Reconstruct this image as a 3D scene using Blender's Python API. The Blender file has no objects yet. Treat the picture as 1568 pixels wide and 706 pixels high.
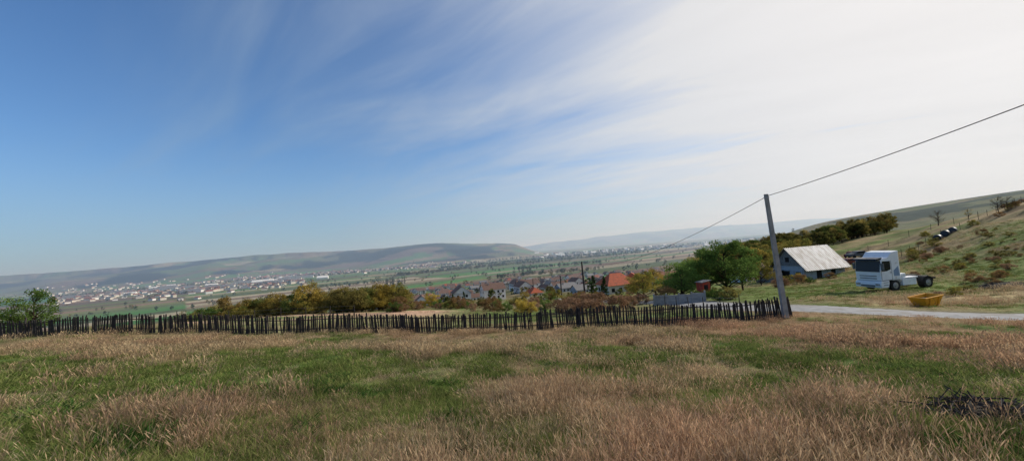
import bpy, math, random, bmesh
import numpy as np
from mathutils import Vector, Matrix, Euler
random.seed(7); RNG=np.random.default_rng(11)
scene=bpy.context.scene
scene.view_settings.view_transform='Standard'; scene.view_settings.look='None'; scene.view_settings.exposure=0
COL=scene.collection
SUN_AZ=math.radians(72); SUN_EL=math.radians(31)

# ------------------------------------------------------------------ noise
def _h(xi,yi,seed):
    xi=xi.astype(np.int64).astype(np.uint64); yi=yi.astype(np.int64).astype(np.uint64)
    h=xi*np.uint64(374761393)+yi*np.uint64(668265263)+np.uint64(seed*144269+17)
    h&=np.uint64(0xffffffff); h=((h^(h>>np.uint64(13)))*np.uint64(1274126177))&np.uint64(0xffffffff)
    h=((h^(h>>np.uint64(15)))*np.uint64(2246822519))&np.uint64(0xffffffff)
    return (h^(h>>np.uint64(16))).astype(np.float64)/4294967295.0
def vn(x,y,seed=0):
    x=np.asarray(x,float); y=np.asarray(y,float)
    xi=np.floor(x); yi=np.floor(y); fx=x-xi; fy=y-yi
    fx=fx*fx*(3-2*fx); fy=fy*fy*(3-2*fy)
    a=_h(xi,yi,seed);b=_h(xi+1,yi,seed);c=_h(xi,yi+1,seed);d=_h(xi+1,yi+1,seed)
    return (a*(1-fx)+b*fx)*(1-fy)+(c*(1-fx)+d*fx)*fy
def fbm(x,y,seed=0,o=4):
    x=np.asarray(x,float); y=np.asarray(y,float)
    s=0;a=.5;t=0
    for i in range(o):
        s=s+a*vn(x,y,seed+i*7);t+=a;a*=.5;x=x*2.03+3.1;y=y*2.03+1.7
    return s/t
def sstep(a,b,x):
    t=np.clip((np.asarray(x,float)-a)/(b-a),0,1); return t*t*(3-2*t)

# ------------------------------------------------------------------ terrain
PROF={
-180:[(0,-1.6),(30,-.6),(100,3),(400,12),(1500,30),(3000,30)],
-130:[(0,-1.6),(30,-1.6),(100,0),(400,0),(1500,10),(3000,10)],
-90:[(0,-1.6),(30,-2.4),(60,-3.5),(100,-6),(200,-20),(500,-48),(1000,-60),(3000,-60)],
-65:[(0,-1.6),(30,-2.4),(50,-3.3),(62,-4.1),(100,-9),(200,-25),(500,-50),(1000,-60),(3000,-60)],
-52:[(0,-1.6),(10,-2.05),(25,-2.6),(45,-3.4),(62,-4.4),(100,-9),(200,-25),(500,-50),(1000,-60),(3000,-60)],
-30:[(0,-1.6),(15,-3.0),(32,-4.75),(50,-5.7),(70,-7.1),(120,-17),(200,-29),(400,-46),(700,-58),(1500,-60),(3000,-60)],
-15:[(0,-1.6),(15,-3.4),(29,-5.2),(50,-6.5),(75,-9),(120,-15.5),(200,-25),(400,-42),(800,-58),(1100,-60),(3000,-60)],
0:[(0,-1.6),(14,-3.5),(27,-5.4),(45,-7.3),(65,-9.2),(100,-13),(200,-22),(300,-29),(500,-42),(900,-56),(1300,-60),(3000,-62)],
15:[(0,-1.6),(14,-3.6),(27,-5.5),(52,-8.0),(90,-12),(135,-16),(200,-22),(400,-36),(800,-54),(1300,-60),(3000,-62)],
27:[(0,-1.6),(14,-3.6),(28,-5.5),(50,-7.0),(62,-7.7),(90,-9.5),(120,-10.5),(170,-11),(250,-18),(500,-38),(1000,-56),(1500,-60),(3000,-62)],
36:[(0,-1.6),(14,-3.4),(30,-5.2),(36,-5.5),(52,-6.8),(86,-9.0),(120,-9.6),(180,-6.8),(250,-10),(350,-20),(600,-15),(900,9),(1300,0),(2000,-30),(3000,-50)],
42:[(0,-1.6),(14,-3.4),(34,-5.5),(51,-6.3),(75,-7.1),(108,-7.0),(175,-6.1),(242,-2.5),(400,-12),(600,-8),(1000,21),(1500,5),(3000,-40)],
47:[(0,-1.6),(14,-3.3),(35,-5.6),(47,-6.2),(61,-6.5),(80,-5.8),(110,-4.3),(161,-.3),(250,-5),(400,-10),(600,-2),(1000,29),(1500,15),(3000,-30)],
52:[(0,-1.6),(14,-3.2),(34,-5.4),(40,-5.8),(50,-5.7),(68,-5.0),(97,-2.4),(138,2.7),(250,1),(400,-5),(600,5),(1000,36),(1500,25),(3000,0)],
65:[(0,-1.6),(14,-2.9),(34,-4.8),(50,-4.8),(68,-3.5),(97,0),(138,5),(250,6),(400,5),(1000,45),(3000,40)],
90:[(0,-1.6),(34,-3.2),(70,-1),(140,7),(400,14),(1000,40),(3000,40)],
130:[(0,-1.6),(34,-1),(140,6),(400,14),(1000,40),(3000,40)],
180:[(0,-1.6),(30,-.6),(100,3),(400,12),(1500,30),(3000,30)],
}
NS=400; SM=math.log(1+3000/4.0)
sg=np.linspace(0,SM,NS); phk=sorted(PROF); rows=[]
for k in phk:
    p=np.array(PROF[k],float); rows.append(np.interp(sg,np.log(1+p[:,0]/4),p[:,1]))
rows=np.array(rows); PH=np.arange(-180,181,1.0)
T=np.zeros((len(PH),NS))
for j in range(NS): T[:,j]=np.interp(PH,phk,rows[:,j])
def blur(A,ax,sig):
    n=int(sig*3); k=np.exp(-np.arange(-n,n+1)**2/(2*sig*sig)); k/=k.sum()
    pad=[(0,0),(0,0)]; pad[ax]=(n,n)
    B=np.pad(A,pad,mode='edge'); return np.apply_along_axis(lambda v:np.convolve(v,k,'valid'),ax,B)
T=blur(T,0,2.5); T=blur(T,1,3.0)
RP=np.array([(-180,0.0),(-110,.02),(-90,.026),(-60,.029),(-52,.0285),(-48,.0265),(-44,.0255),(-38,.0285),(-33,.032),(-28,.030),(-24,.0265),(-16.5,.0285),(-12,.0285),(-8,.0265),(-4,.021),(-1,.0165),(.3,.0135),(1.4,.004),(2.6,-.006),(4.5,-.015),(180,-.015)])
MP=np.array([(-180,0),(-10,.000),(2,.006),(8,.014),(14,.017),(18,.0205),(23,.0195),(28,.0235),(33,.020),(40,.018),(52,.02),(90,.03),(180,0)])
def dist_hills(ph,d,x,y):
    yy=np.where(np.abs(ph)<66,d*np.cos(np.radians(np.clip(ph,-66,66))),d*.407)
    hr=np.interp(ph,RP[:,0],RP[:,1])*4000+60
    wob=(fbm(x/1300,y/1300,3)-.5)*1300*sstep(2000,3000,yy)
    up=sstep(2300,4000,yy+wob*(yy<3850)); dn=1-sstep(4050,5800,yy)
    up=np.where(yy>3950,1,up)
    gul=(fbm(x/420+9,y/420,5)-.5)*2
    z=hr*(up**1.25)*dn
    z=z*(1+.7*gul*np.clip(1-np.abs(up-.55)*2,0,1))+ (fbm(x/260,y/260,8)-.5)*20*up*dn*(hr>30)
    mr=np.interp(ph,MP[:,0],MP[:,1])*11000+60+(fbm(ph/5.0+40,ph*0,21)-.5)*110
    z=z+mr*sstep(8200,11000,yy)*(1-sstep(11200,16000,yy))
    return z
ROADP=np.array([(75,-14),(50,3),(36,12.5),(27,20.2),(23.2,24.0),(20.5,28.0),(19.3,34),(18.5,45),(17.5,65),(15.0,90),(8,125),(-6,170)],float)
def catmull(P,n=24):
    out=[]
    Q=np.vstack([2*P[0]-P[1],P,2*P[-1]-P[-2]])
    for i in range(1,len(Q)-2):
        for t in np.linspace(0,1,n,endpoint=False):
            a,b,c,d=Q[i-1],Q[i],Q[i+1],Q[i+2]
            out.append(.5*((2*b)+(-a+c)*t+(2*a-5*b+4*c-d)*t*t+(-a+3*b-3*c+d)*t**3))
    out.append(P[-1]); return np.array(out)
ROAD=catmull(ROADP)
def base_h(x,y):
    x=np.asarray(x,float); y=np.asarray(y,float)
    d=np.hypot(x,y); ph=np.degrees(np.arctan2(x,y))
    s=np.clip(np.log(1+d/4)/SM*(NS-1),0,NS-1.001); p=np.clip(ph+180,0,359.999)
    si=s.astype(int); pi=p.astype(int); fs=s-si; fp=p-pi
    z=(T[pi,si]*(1-fs)+T[pi,si+1]*fs)*(1-fp)+(T[pi+1,si]*(1-fs)+T[pi+1,si+1]*fs)*fp
    return z+dist_hills(ph,d,x,y)
def road_dist(x,y):
    x=np.asarray(x,float); y=np.asarray(y,float)
    r=np.full(x.shape,99.0); m=(np.hypot(x,y)<190)&(x>-15)
    if m.any():
        xs=x[m];ys=y[m];b=np.full(xs.shape,99.0)
        for p in ROAD[::2]: b=np.minimum(b,np.hypot(xs-p[0],ys-p[1]))
        r[m]=b
    return r
def height(x,y,rd=None):
    x=np.atleast_1d(np.asarray(x,float)); y=np.atleast_1d(np.asarray(y,float))
    d=np.hypot(x,y); z=base_h(x,y)
    if rd is None: rd=road_dist(x,y)
    k=sstep(1.7,3.5,rd)
    z=z+k*((fbm(x*.9,y*.9,31,3)-.5)*.16+(fbm(x*.2,y*.2,33,2)-.5)*.35*sstep(3,12,d))
    z=z+(fbm(x/18,y/18,35,3)-.5)*sstep(70,160,d)*2.4*(d<900)
    z=z+(fbm(x/7,y/7,36,3)-.5)*sstep(45,65,d)*(1-sstep(150,200,d))*sstep(50,62,x)*1.5
    z=z-.12*(1-sstep(1.5,2.0,rd))
    return z
def H(x,y): return float(height(x,y)[0])
def at(t,y): return (t*y,y)

# ------------------------------------------------------------------ ground cover masks
def dryness(x,y):
    n1=fbm(x*.55,y*.55,50,5); n2=fbm(x*.16+5,y*.16,51,3)
    G=np.exp(-((y-12.2-.04*x)/3.8)**2)*(1-sstep(1,11,x))
    L=(1-sstep(-14,-5,x))*sstep(5,8,y)*(1-sstep(17,21,y))*.22
    R=sstep(5,11,x)*sstep(6,10,y)*.26
    Q=sstep(.8,3.5,x-.2*y)*(1-sstep(6,9.5,y))*.30
    C=np.exp(-((x+1.2)/3.2)**2)*(1-sstep(5,8,y))*.28
    return np.clip(.46+2.4*(n1-.5)+1.3*(n2-.5)-.45*G-L+R-Q+C+.25*sstep(17,21,y),0,1)
def hill_dry(x,y):
    return np.clip((fbm(x*.11,y*.14,75,5)-.5)*3.2+.50-.32*sstep(30,36,y)*(1-sstep(70,100,y))*(1-sstep(52,72,x)),0,1)
def field_col(x,y,seed=0):
    a=math.radians(28+seed*11); u=x*math.cos(a)+y*math.sin(a); v=-x*math.sin(a)+y*math.cos(a)
    bl=np.floor(u/520); sh=_h(bl,bl*0,5+seed)
    w=45+150*_h(bl,bl*0+3,9+seed)
    cell=np.floor(v/w+sh*7); r=_h(bl,cell,60+seed)
    pal=np.array([(.085,.155,.05),(.13,.095,.065),(.27,.21,.13),(.14,.145,.06),(.10,.12,.05),(.30,.26,.17),(.19,.13,.085),(.07,.17,.045)])
    return pal[np.clip((r*8).astype(int),0,7)]*(0.8+.4*_h(bl,cell,77))[:,None]
def ground_color(x,y,z,rd):
    d=np.hypot(x,y); ph=np.degrees(np.arctan2(x,y))
    def m(a,b,f): return a*(1-f[:,None])+b*f[:,None]
    C=lambda *c:np.tile(np.array(c,float),(len(x),1))
    dr=dryness(x,y); n=fbm(x*1.7,y*1.7,70,3); nn=fbm(x*.1,y*.1,71,3)
    near=m(C(.09,.13,.032),C(.27,.185,.10),dr)
    near=near*(.55+.8*n)[:,None]
    mid=m(C(.12,.165,.05),C(.27,.23,.12),np.clip(nn*1.8-.45,0,1))
    mid=mid*(.7+.6*fbm(x*.5,y*.5,72,3))[:,None]
    soil=sstep(42,46,y)*(1-sstep(55,60,y))*sstep(-45,-38,x)*(1-sstep(-12,-6,x))*sstep(.38,.5,fbm(x*.07,y*.2,74,3))
    mid=m(mid,C(.42,.27,.18),soil)
    hill=m(C(.13,.165,.05),C(.30,.225,.12),hill_dry(x,y))
    brk=sstep(.52,.64,fbm(x*.05+9,y*.16,76,5))
    hill=m(hill,C(.10,.07,.045),brk*.65*sstep(50,66,x))
    hill=hill*(.6+.8*fbm(x*.7,y*.7,78,4))[:,None]
    c=m(near,mid,sstep(27,31,np.where(x<17,y,0)))
    c=m(c,hill,sstep(18,22,x)*sstep(28,36,d))
    slope=m(C(.10,.115,.045),C(.20,.165,.09),np.clip((fbm(x/40,y/40,80,4)-.5)*3+.5,0,1))
    c=m(c,slope,sstep(110,170,d)*(ph<33))
    f=field_col(x,y); f2=field_col(x,y,1)
    c=m(c,m(f,f2,(fbm(x/900,y/900,81,2)>.5).astype(float)),sstep(380,600,d)*(ph<33))
    frh=m(C(.11,.13,.055),C(.22,.17,.10),np.clip((fbm(x/70,y/70,83,4)-.5)*3+.4,0,1))
    frh=m(frh,C(.045,.055,.03),sstep(.52,.57,fbm(x/60+4,y/60,84,5)))
    c=m(c,frh,sstep(260,330,d)*sstep(32,34,ph))
    hl=m(C(.14,.10,.08),C(.10,.12,.055),np.clip((fbm(x/500,y/500,85,4)-.5)*4+.5,0,1))
    hl=m(hl,field_col(x,y,2)*.9,(fbm(x/700,y/700,89,3)>.5).astype(float)*.8)
    hl=m(hl,C(.018,.022,.016),sstep(.50,.55,fbm(x/260,y/330,86,5)))
    c=m(c,hl,sstep(-52,-40,z)*(d>2000))
    c=m(c,C(.2,.17,.13),(1-sstep(1.5,3.2,rd))*.8)
    return np.clip(c,0.01,1)

# ------------------------------------------------------------------ materials
def newmat(name):
    m=bpy.data.materials.new(name); m.use_nodes=True; nt=m.node_tree
    for n in list(nt.nodes): nt.nodes.remove(n)
    o=nt.nodes.new('ShaderNodeOutputMaterial'); return m,nt,o
def N(nt,t,**k):
    n=nt.nodes.new(t)
    for a,v in k.items(): setattr(n,a,v)
    return n
def solid(name,col,rough=.7,var=.25,scale=3.0,metal=0,bump=.0,spec=.3,stain=None):
    m,nt,o=newmat(name)
    tc=N(nt,'ShaderNodeTexCoord'); no=N(nt,'ShaderNodeTexNoise'); no.inputs['Scale'].default_value=scale; no.inputs['Detail'].default_value=6
    nt.links.new(tc.outputs['Object'],no.inputs['Vector'])
    mr=N(nt,'ShaderNodeMapRange'); mr.inputs['From Min'].default_value=.3; mr.inputs['From Max'].default_value=.7
    mr.inputs['To Min'].default_value=1-var; mr.inputs['To Max'].default_value=1+var*.6
    nt.links.new(no.outputs['Fac'],mr.inputs['Value'])
    mx=N(nt,'ShaderNodeMix',data_type='RGBA',blend_type='MULTIPLY'); mx.inputs[0].default_value=1; mx.inputs[6].default_value=(*col,1)
    nt.links.new(mr.outputs[0],mx.inputs[7]); cout=mx.outputs[2]
    if stain:
        n2=N(nt,'ShaderNodeTexNoise'); n2.inputs['Scale'].default_value=stain[1]; n2.inputs['Detail'].default_value=8
        nt.links.new(tc.outputs['Object'],n2.inputs['Vector'])
        r=N(nt,'ShaderNodeMapRange'); r.inputs['From Min'].default_value=stain[2]; r.inputs['From Max'].default_value=stain[2]+.12
        nt.links.new(n2.outputs['Fac'],r.inputs['Value'])
        m2=N(nt,'ShaderNodeMix',data_type='RGBA'); m2.inputs[7].default_value=(*stain[0],1)
        nt.links.new(r.outputs[0],m2.inputs[0]); nt.links.new(cout,m2.inputs[6]); cout=m2.outputs[2]
    b=N(nt,'ShaderNodeBsdfPrincipled'); b.inputs['Roughness'].default_value=rough; b.inputs['Metallic'].default_value=metal
    b.inputs['Specular IOR Level'].default_value=spec
    nt.links.new(cout,b.inputs['Base Color'])
    if bump:
        bp=N(nt,'ShaderNodeBump'); bp.inputs['Strength'].default_value=bump; bp.inputs['Distance'].default_value=.05
        nt.links.new(no.outputs['Fac'],bp.inputs['Height']); nt.links.new(bp.outputs[0],b.inputs['Normal'])
    nt.links.new(b.outputs[0],o.inputs[0]); return m
def ground_mat():
    m,nt,o=newmat('ground_soil_grass')
    at_=N(nt,'ShaderNodeAttribute',attribute_name='gcol'); geo=N(nt,'ShaderNodeNewGeometry')
    n1=N(nt,'ShaderNodeTexNoise'); n1.inputs['Scale'].default_value=9; n1.inputs['Detail'].default_value=8; n1.inputs['Roughness'].default_value=.7
    n2=N(nt,'ShaderNodeTexNoise'); n2.inputs['Scale'].default_value=.12; n2.inputs['Detail'].default_value=9; n2.inputs['Roughness'].default_value=.7
    nt.links.new(geo.outputs['Position'],n1.inputs['Vector']); nt.links.new(geo.outputs['Position'],n2.inputs['Vector'])
    r1=N(nt,'ShaderNodeMapRange'); r1.inputs['From Min'].default_value=.3; r1.inputs['From Max'].default_value=.7; r1.inputs['To Min'].default_value=.45; r1.inputs['To Max'].default_value=1.4
    r2=N(nt,'ShaderNodeMapRange'); r2.inputs['From Min'].default_value=.3; r2.inputs['From Max'].default_value=.7; r2.inputs['To Min'].default_value=.65; r2.inputs['To Max'].default_value=1.35
    nt.links.new(n1.outputs['Fac'],r1.inputs['Value']); nt.links.new(n2.outputs['Fac'],r2.inputs['Value'])
    mm=N(nt,'ShaderNodeMath',operation='MULTIPLY'); nt.links.new(r1.outputs[0],mm.inputs[0]); nt.links.new(r2.outputs[0],mm.inputs[1])
    mx=N(nt,'ShaderNodeMix',data_type='RGBA',blend_type='MULTIPLY'); mx.inputs[0].default_value=1
    nt.links.new(at_.outputs['Color'],mx.inputs[6]); nt.links.new(mm.outputs[0],mx.inputs[7])
    b=N(nt,'ShaderNodeBsdfPrincipled'); b.inputs['Roughness'].default_value=1; b.inputs['Specular IOR Level'].default_value=.05
    nt.links.new(mx.outputs[2],b.inputs['Base Color'])
    bp=N(nt,'ShaderNodeBump'); bp.inputs['Strength'].default_value=.5; bp.inputs['Distance'].default_value=.05
    nt.links.new(n1.outputs['Fac'],bp.inputs['Height']); nt.links.new(bp.outputs[0],b.inputs['Normal'])
    nt.links.new(b.outputs[0],o.inputs[0]); return m
def leaf_mat(name,transl=.35,instancer=False,objvar=.25):
    m,nt,o=newmat(name)
    a=N(nt,'ShaderNodeAttribute',attribute_name='lc'); col=a.outputs['Color']
    oi=N(nt,'ShaderNodeObjectInfo')
    if instancer:
        t=N(nt,'ShaderNodeAttribute',attribute_name='tint',attribute_type='INSTANCER')
        mx=N(nt,'ShaderNodeMix',data_type='RGBA',blend_type='MULTIPLY'); mx.inputs[0].default_value=1
        nt.links.new(col,mx.inputs[6]); nt.links.new(t.outputs['Color'],mx.inputs[7]); col=mx.outputs[2]
    hs=N(nt,'ShaderNodeHueSaturation')
    r=N(nt,'ShaderNodeMapRange'); r.inputs['To Min'].default_value=1-objvar; r.inputs['To Max'].default_value=1+objvar
    nt.links.new(oi.outputs['Random'],r.inputs['Value']); nt.links.new(r.outputs[0],hs.inputs['Value'])
    nt.links.new(col,hs.inputs['Color'])
    df=N(nt,'ShaderNodeBsdfDiffuse'); tr=N(nt,'ShaderNodeBsdfTranslucent'); ms=N(nt,'ShaderNodeMixShader'); ms.inputs[0].default_value=transl
    nt.links.new(hs.outputs[0],df.inputs[0]); nt.links.new(hs.outputs[0],tr.inputs[0])
    nt.links.new(df.outputs[0],ms.inputs[1]); nt.links.new(tr.outputs[0],ms.inputs[2]); nt.links.new(ms.outputs[0],o.inputs[0])
    return m
M_GROUND=ground_mat()
M_LEAF=leaf_mat('foliage',.42); M_GRASS=leaf_mat('grass_blades',.4,True,.15); M_LEAFI=leaf_mat('foliage_far',.3,True,.3)
M_WOOD=solid('weathered_wood',(.045,.038,.035),.9,.5,5,bump=.3)
M_BARK=solid('bark',(.10,.075,.055),.9,.4,6,bump=.4)
M_CONC=solid('concrete',(.30,.29,.28),.85,.25,3,bump=.2,stain=((.17,.16,.15),1.5,.55))
M_ROAD=solid('worn_asphalt',(.27,.265,.26),.9,.3,2.5,bump=.3,stain=((.20,.17,.14),.6,.55))
M_WHITE=solid('white_paint',(.76,.77,.79),.35,.08,1.5,spec=.5,stain=((.5,.48,.44),2.2,.66))
M_GREYP=solid('grey_plastic',(.12,.125,.13),.6,.2)
M_BLACK=solid('black_rubber',(.02,.02,.02),.8,.3)
M_GLASS=solid('dark_glass',(.010,.013,.018),.25,.1,spec=.3)
M_STEEL=solid('steel',(.35,.35,.36),.45,.3,6,metal=.6)
M_YEL=solid('yellow_paint',(.70,.32,.02),.5,.2,4,stain=((.25,.12,.04),3,.58))
M_WALLB=solid('pale_blue_wall',(.36,.41,.45),.9,.2,1.5,stain=((.22,.22,.21),1.2,.54))
M_BOARD=solid('grey_boards',(.20,.20,.195),.9,.4,4)
M_DARK=solid('dark_opening',(.015,.014,.013),.9,.2)
M_ROOFR=solid('red_tile_roof',(.24,.09,.06),.8,.35,2,stain=((.12,.065,.05),1.3,.55))
M_ROOFO=solid('orange_tile_roof',(.38,.09,.04),.8,.3,2,stain=((.2,.07,.04),1.1,.55))
M_ROOFB=solid('brown_tile_roof',(.15,.09,.07),.85,.35,2)
M_ROOFG=solid('grey_roof',(.18,.175,.175),.8,.3,2)
M_PLAST=solid('cream_plaster',(.54,.50,.42),.9,.12,1)
M_PLASW=solid('white_plaster',(.68,.67,.64),.9,.12,1)
M_RED=solid('red_paint',(.42,.05,.025),.6,.3,3,stain=((.18,.05,.03),2,.55))
M_MAROON=solid('maroon_paint',(.16,.03,.03),.5,.3,3,stain=((.12,.07,.05),2,.55))
M_WRAP=solid('dark_bale_wrap',(.03,.035,.045),.45,.3,3,spec=.4)
M_STONE=solid('pale_stone',(.5,.48,.45),.85,.2,12,bump=.4)
def corr_mat():
    m,nt,o=newmat('corrugated_metal'); tc=N(nt,'ShaderNodeTexCoord')
    w=N(nt,'ShaderNodeTexWave',wave_type='BANDS',bands_direction='X'); w.inputs['Scale'].default_value=.8; w.inputs['Distortion'].default_value=0
    nt.links.new(tc.outputs['Object'],w.inputs['Vector'])
    mp=N(nt,'ShaderNodeMapping'); mp.inputs['Scale'].default_value=(1.3,.35,.35); nt.links.new(tc.outputs['Object'],mp.inputs['Vector'])
    n=N(nt,'ShaderNodeTexNoise'); n.inputs['Scale'].default_value=1.6; n.inputs['Detail'].default_value=8; n.inputs['Roughness'].default_value=.65; nt.links.new(mp.outputs[0],n.inputs['Vector'])
    cr=N(nt,'ShaderNodeValToRGB'); e=cr.color_ramp.elements; e[0].position=.42; e[0].color=(.14,.12,.105,1); e[1].position=.58; e[1].color=(.36,.36,.37,1)
    nt.links.new(n.outputs['Fac'],cr.inputs[0])
    mr=N(nt,'ShaderNodeMapRange'); mr.inputs['To Min'].default_value=.6; mr.inputs['To Max'].default_value=1.1; nt.links.new(w.outputs['Fac'],mr.inputs['Value'])
    mx=N(nt,'ShaderNodeMix',data_type='RGBA',blend_type='MULTIPLY'); mx.inputs[0].default_value=1; nt.links.new(cr.outputs[0],mx.inputs[6]); nt.links.new(mr.outputs[0],mx.inputs[7])
    b=N(nt,'ShaderNodeBsdfPrincipled'); b.inputs['Roughness'].default_value=.6; b.inputs['Metallic'].default_value=.1
    nt.links.new(mx.outputs[2],b.inputs['Base Color'])
    bp=N(nt,'ShaderNodeBump'); bp.inputs['Distance'].default_value=.05; nt.links.new(w.outputs['Fac'],bp.inputs['Height']); nt.links.new(bp.outputs[0],b.inputs['Normal'])
    nt.links.new(b.outputs[0],o.inputs[0]); return m
M_CORR=corr_mat()

# ------------------------------------------------------------------ mesh helpers
class MB:
    def __init__(s): s.v=[];s.f=[];s.m=[]
    def poly(s,pts,faces,mi=0,M=None):
        b=len(s.v)
        for p in pts:
            p=Vector(p); s.v.append(tuple(M@p if M else p))
        for f in faces: s.f.append([b+i for i in f]); s.m.append(mi)
    def box(s,c,size,mi=0,M=None,rot=None):
        hx,hy,hz=[a/2 for a in size]; R=Euler(rot).to_matrix() if rot else Matrix.Identity(3)
        pts=[Vector(c)+R@Vector((x*hx,y*hy,z*hz)) for x,y,z in [(-1,-1,-1),(1,-1,-1),(1,1,-1),(-1,1,-1),(-1,-1,1),(1,-1,1),(1,1,1),(-1,1,1)]]
        s.poly(pts,[(0,3,2,1),(4,5,6,7),(0,1,5,4),(1,2,6,5),(2,3,7,6),(3,0,4,7)],mi,M)
    def tube(s,p0,p1,r0,r1,n=8,mi=0,cap=True):
        p0=Vector(p0);p1=Vector(p1); q=(p1-p0).to_track_quat('Z','Y'); pts=[]
        for p,r in((p0,r0),(p1,r1)):
            for i in range(n):
                a=2*math.pi*i/n; pts.append(p+q@Vector((math.cos(a)*r,math.sin(a)*r,0)))
        fs=[(i,(i+1)%n,n+(i+1)%n,n+i) for i in range(n)]
        if cap: fs+= [tuple(reversed(range(n))),tuple(range(n,2*n))]
        s.poly(pts,fs,mi)
    def prism(s,prof,y0,y1,mi=0):
        n=len(prof); pts=[(x,y0,z) for x,z in prof]+[(x,y1,z) for x,z in prof]
        s.poly(pts,[tuple(range(n)),tuple(reversed(range(n,2*n)))]+[(i,n+i,n+(i+1)%n,(i+1)%n) for i in range(n)],mi)
    def build(s,name,mats,parent=None,bevel=0,smooth=False,link=True):
        me=bpy.data.meshes.new(name); me.from_pydata(s.v,[],s.f); me.polygons.foreach_set('material_index',s.m)
        for m in mats: me.materials.append(m)
        bm=bmesh.new(); bm.from_mesh(me); bmesh.ops.recalc_face_normals(bm,faces=bm.faces); bm.to_mesh(me); bm.free()
        if smooth: me.polygons.foreach_set('use_smooth',[True]*len(me.polygons))
        ob=bpy.data.objects.new(name,me)
        if link: COL.objects.link(ob)
        if parent: ob.parent=parent
        if bevel:
            b=ob.modifiers.new('bevel','BEVEL'); b.width=bevel; b.segments=2; b.limit_method='ANGLE'
        return ob
def empty(name,loc,rz=0):
    e=bpy.data.objects.new(name,None); COL.objects.link(e); e.location=loc; e.rotation_euler=(0,0,rz); return e
def fast_mesh(name,V,F,mats,cols=None,smooth=False,attr='lc'):
    me=bpy.data.meshes.new(name); V=np.asarray(V,np.float32); F=np.asarray(F,np.int32)
    k=F.shape[1]; me.vertices.add(len(V)); me.vertices.foreach_set('co',V.ravel())
    me.loops.add(F.size); me.loops.foreach_set('vertex_index',F.ravel())
    me.polygons.add(len(F)); me.polygons.foreach_set('loop_start',np.arange(0,F.size,k,dtype=np.int32))
    if cols is not None:
        a=me.attributes.new(attr,'FLOAT_COLOR','POINT'); c=np.ones((len(V),4),np.float32); c[:,:3]=cols; a.data.foreach_set('color',c.ravel())
    for m in mats: me.materials.append(m)
    if smooth: me.polygons.foreach_set('use_smooth',np.ones(len(F),bool))
    me.update(calc_edges=True); return me

# ------------------------------------------------------------------ ground sheet
ang=np.radians(np.concatenate([np.arange(-60,60.01,.25),np.arange(64,300,4)]))
rad=np.concatenate([[.4,.8,1.2],1.5*np.exp(np.arange(0,612)*.0162)])
nA,nR=len(ang),len(rad)
A,R_=np.meshgrid(ang,rad); X=(R_*np.sin(A)).ravel(); Y=(R_*np.cos(A)).ravel()
rd=road_dist(X,Y); Z=height(X,Y,rd); GC=ground_color(X,Y,Z,rd)
i=np.arange(nR-1)[:,None]*nA; j=np.arange(nA)[None,:]; jn=(j+1)%nA
F=np.stack([i+j,i+nA+j,i+nA+jn,i+jn],-1).reshape(-1,4)[:,::-1]
me=fast_mesh('ground',np.stack([X,Y,Z],1),F,[M_GROUND],GC,True,'gcol')
gob=bpy.data.objects.new('ground',me); COL.objects.link(gob)

# road
tang=np.gradient(ROAD,axis=0); tang/=np.linalg.norm(tang,axis=1)[:,None]; nrm=np.stack([-tang[:,1],tang[:,0]],1)
offs=[-2.0,-1.3,-.6,0,.6,1.3,2.0]; RV=[]
for k in range(len(ROAD)):
    for o in offs:
        w=o*(1+.09*math.sin(k*1.7+o)); p=ROAD[k]+nrm[k]*w; RV.append((p[0],p[1],float(base_h(p[0:1],p[1:2])[0])+.03-.025*abs(o)))
RF=[(k*7+a,k*7+a+1,(k+1)*7+a+1,(k+1)*7+a) for k in range(len(ROAD)-1) for a in range(6)]
ro=bpy.data.objects.new('road',fast_mesh('road',RV,RF,[M_ROAD],smooth=True)); COL.objects.link(ro)

# ------------------------------------------------------------------ grass clumps (instanced)
def blades(n,hmin,hmax,w,spread,lean,curl,colA,colB,seed=False,rng=RNG):
    V=[];Fq=[];C=[];b=0
    for k in range(n):
        a=rng.uniform(0,2*math.pi); r=spread*math.sqrt(rng.uniform()); bx,by=r*math.cos(a),r*math.sin(a)
        h=rng.uniform(hmin,hmax); la=rng.uniform(0,2*math.pi); ln=lean*rng.uniform(.2,1)*h; cu=curl*rng.uniform(.3,1)*h
        wa=rng.uniform(0,math.pi); wx,wy=math.cos(wa)*w/2,math.sin(wa)*w/2
        t=rng.uniform(); c=(np.array(colA)*(1-t)+np.array(colB)*t)*rng.uniform(.6,1.25)
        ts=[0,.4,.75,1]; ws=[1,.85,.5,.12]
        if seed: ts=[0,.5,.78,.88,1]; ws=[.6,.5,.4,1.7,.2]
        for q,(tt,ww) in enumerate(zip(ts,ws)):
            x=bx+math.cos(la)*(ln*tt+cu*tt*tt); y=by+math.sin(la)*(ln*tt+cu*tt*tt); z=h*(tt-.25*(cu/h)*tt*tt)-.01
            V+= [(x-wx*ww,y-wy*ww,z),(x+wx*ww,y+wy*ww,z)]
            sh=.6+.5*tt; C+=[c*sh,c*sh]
        for q in range(len(ts)-1): Fq.append((b+2*q,b+2*q+1,b+2*q+3,b+2*q+2))
        b+=2*len(ts)
    return V,Fq,C
TAN=(.45,.345,.20); RUST=(.39,.25,.15); STR=(.54,.45,.285); GR=(.10,.165,.035); GR2=(.185,.235,.06); OLV=(.25,.24,.09)
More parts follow.
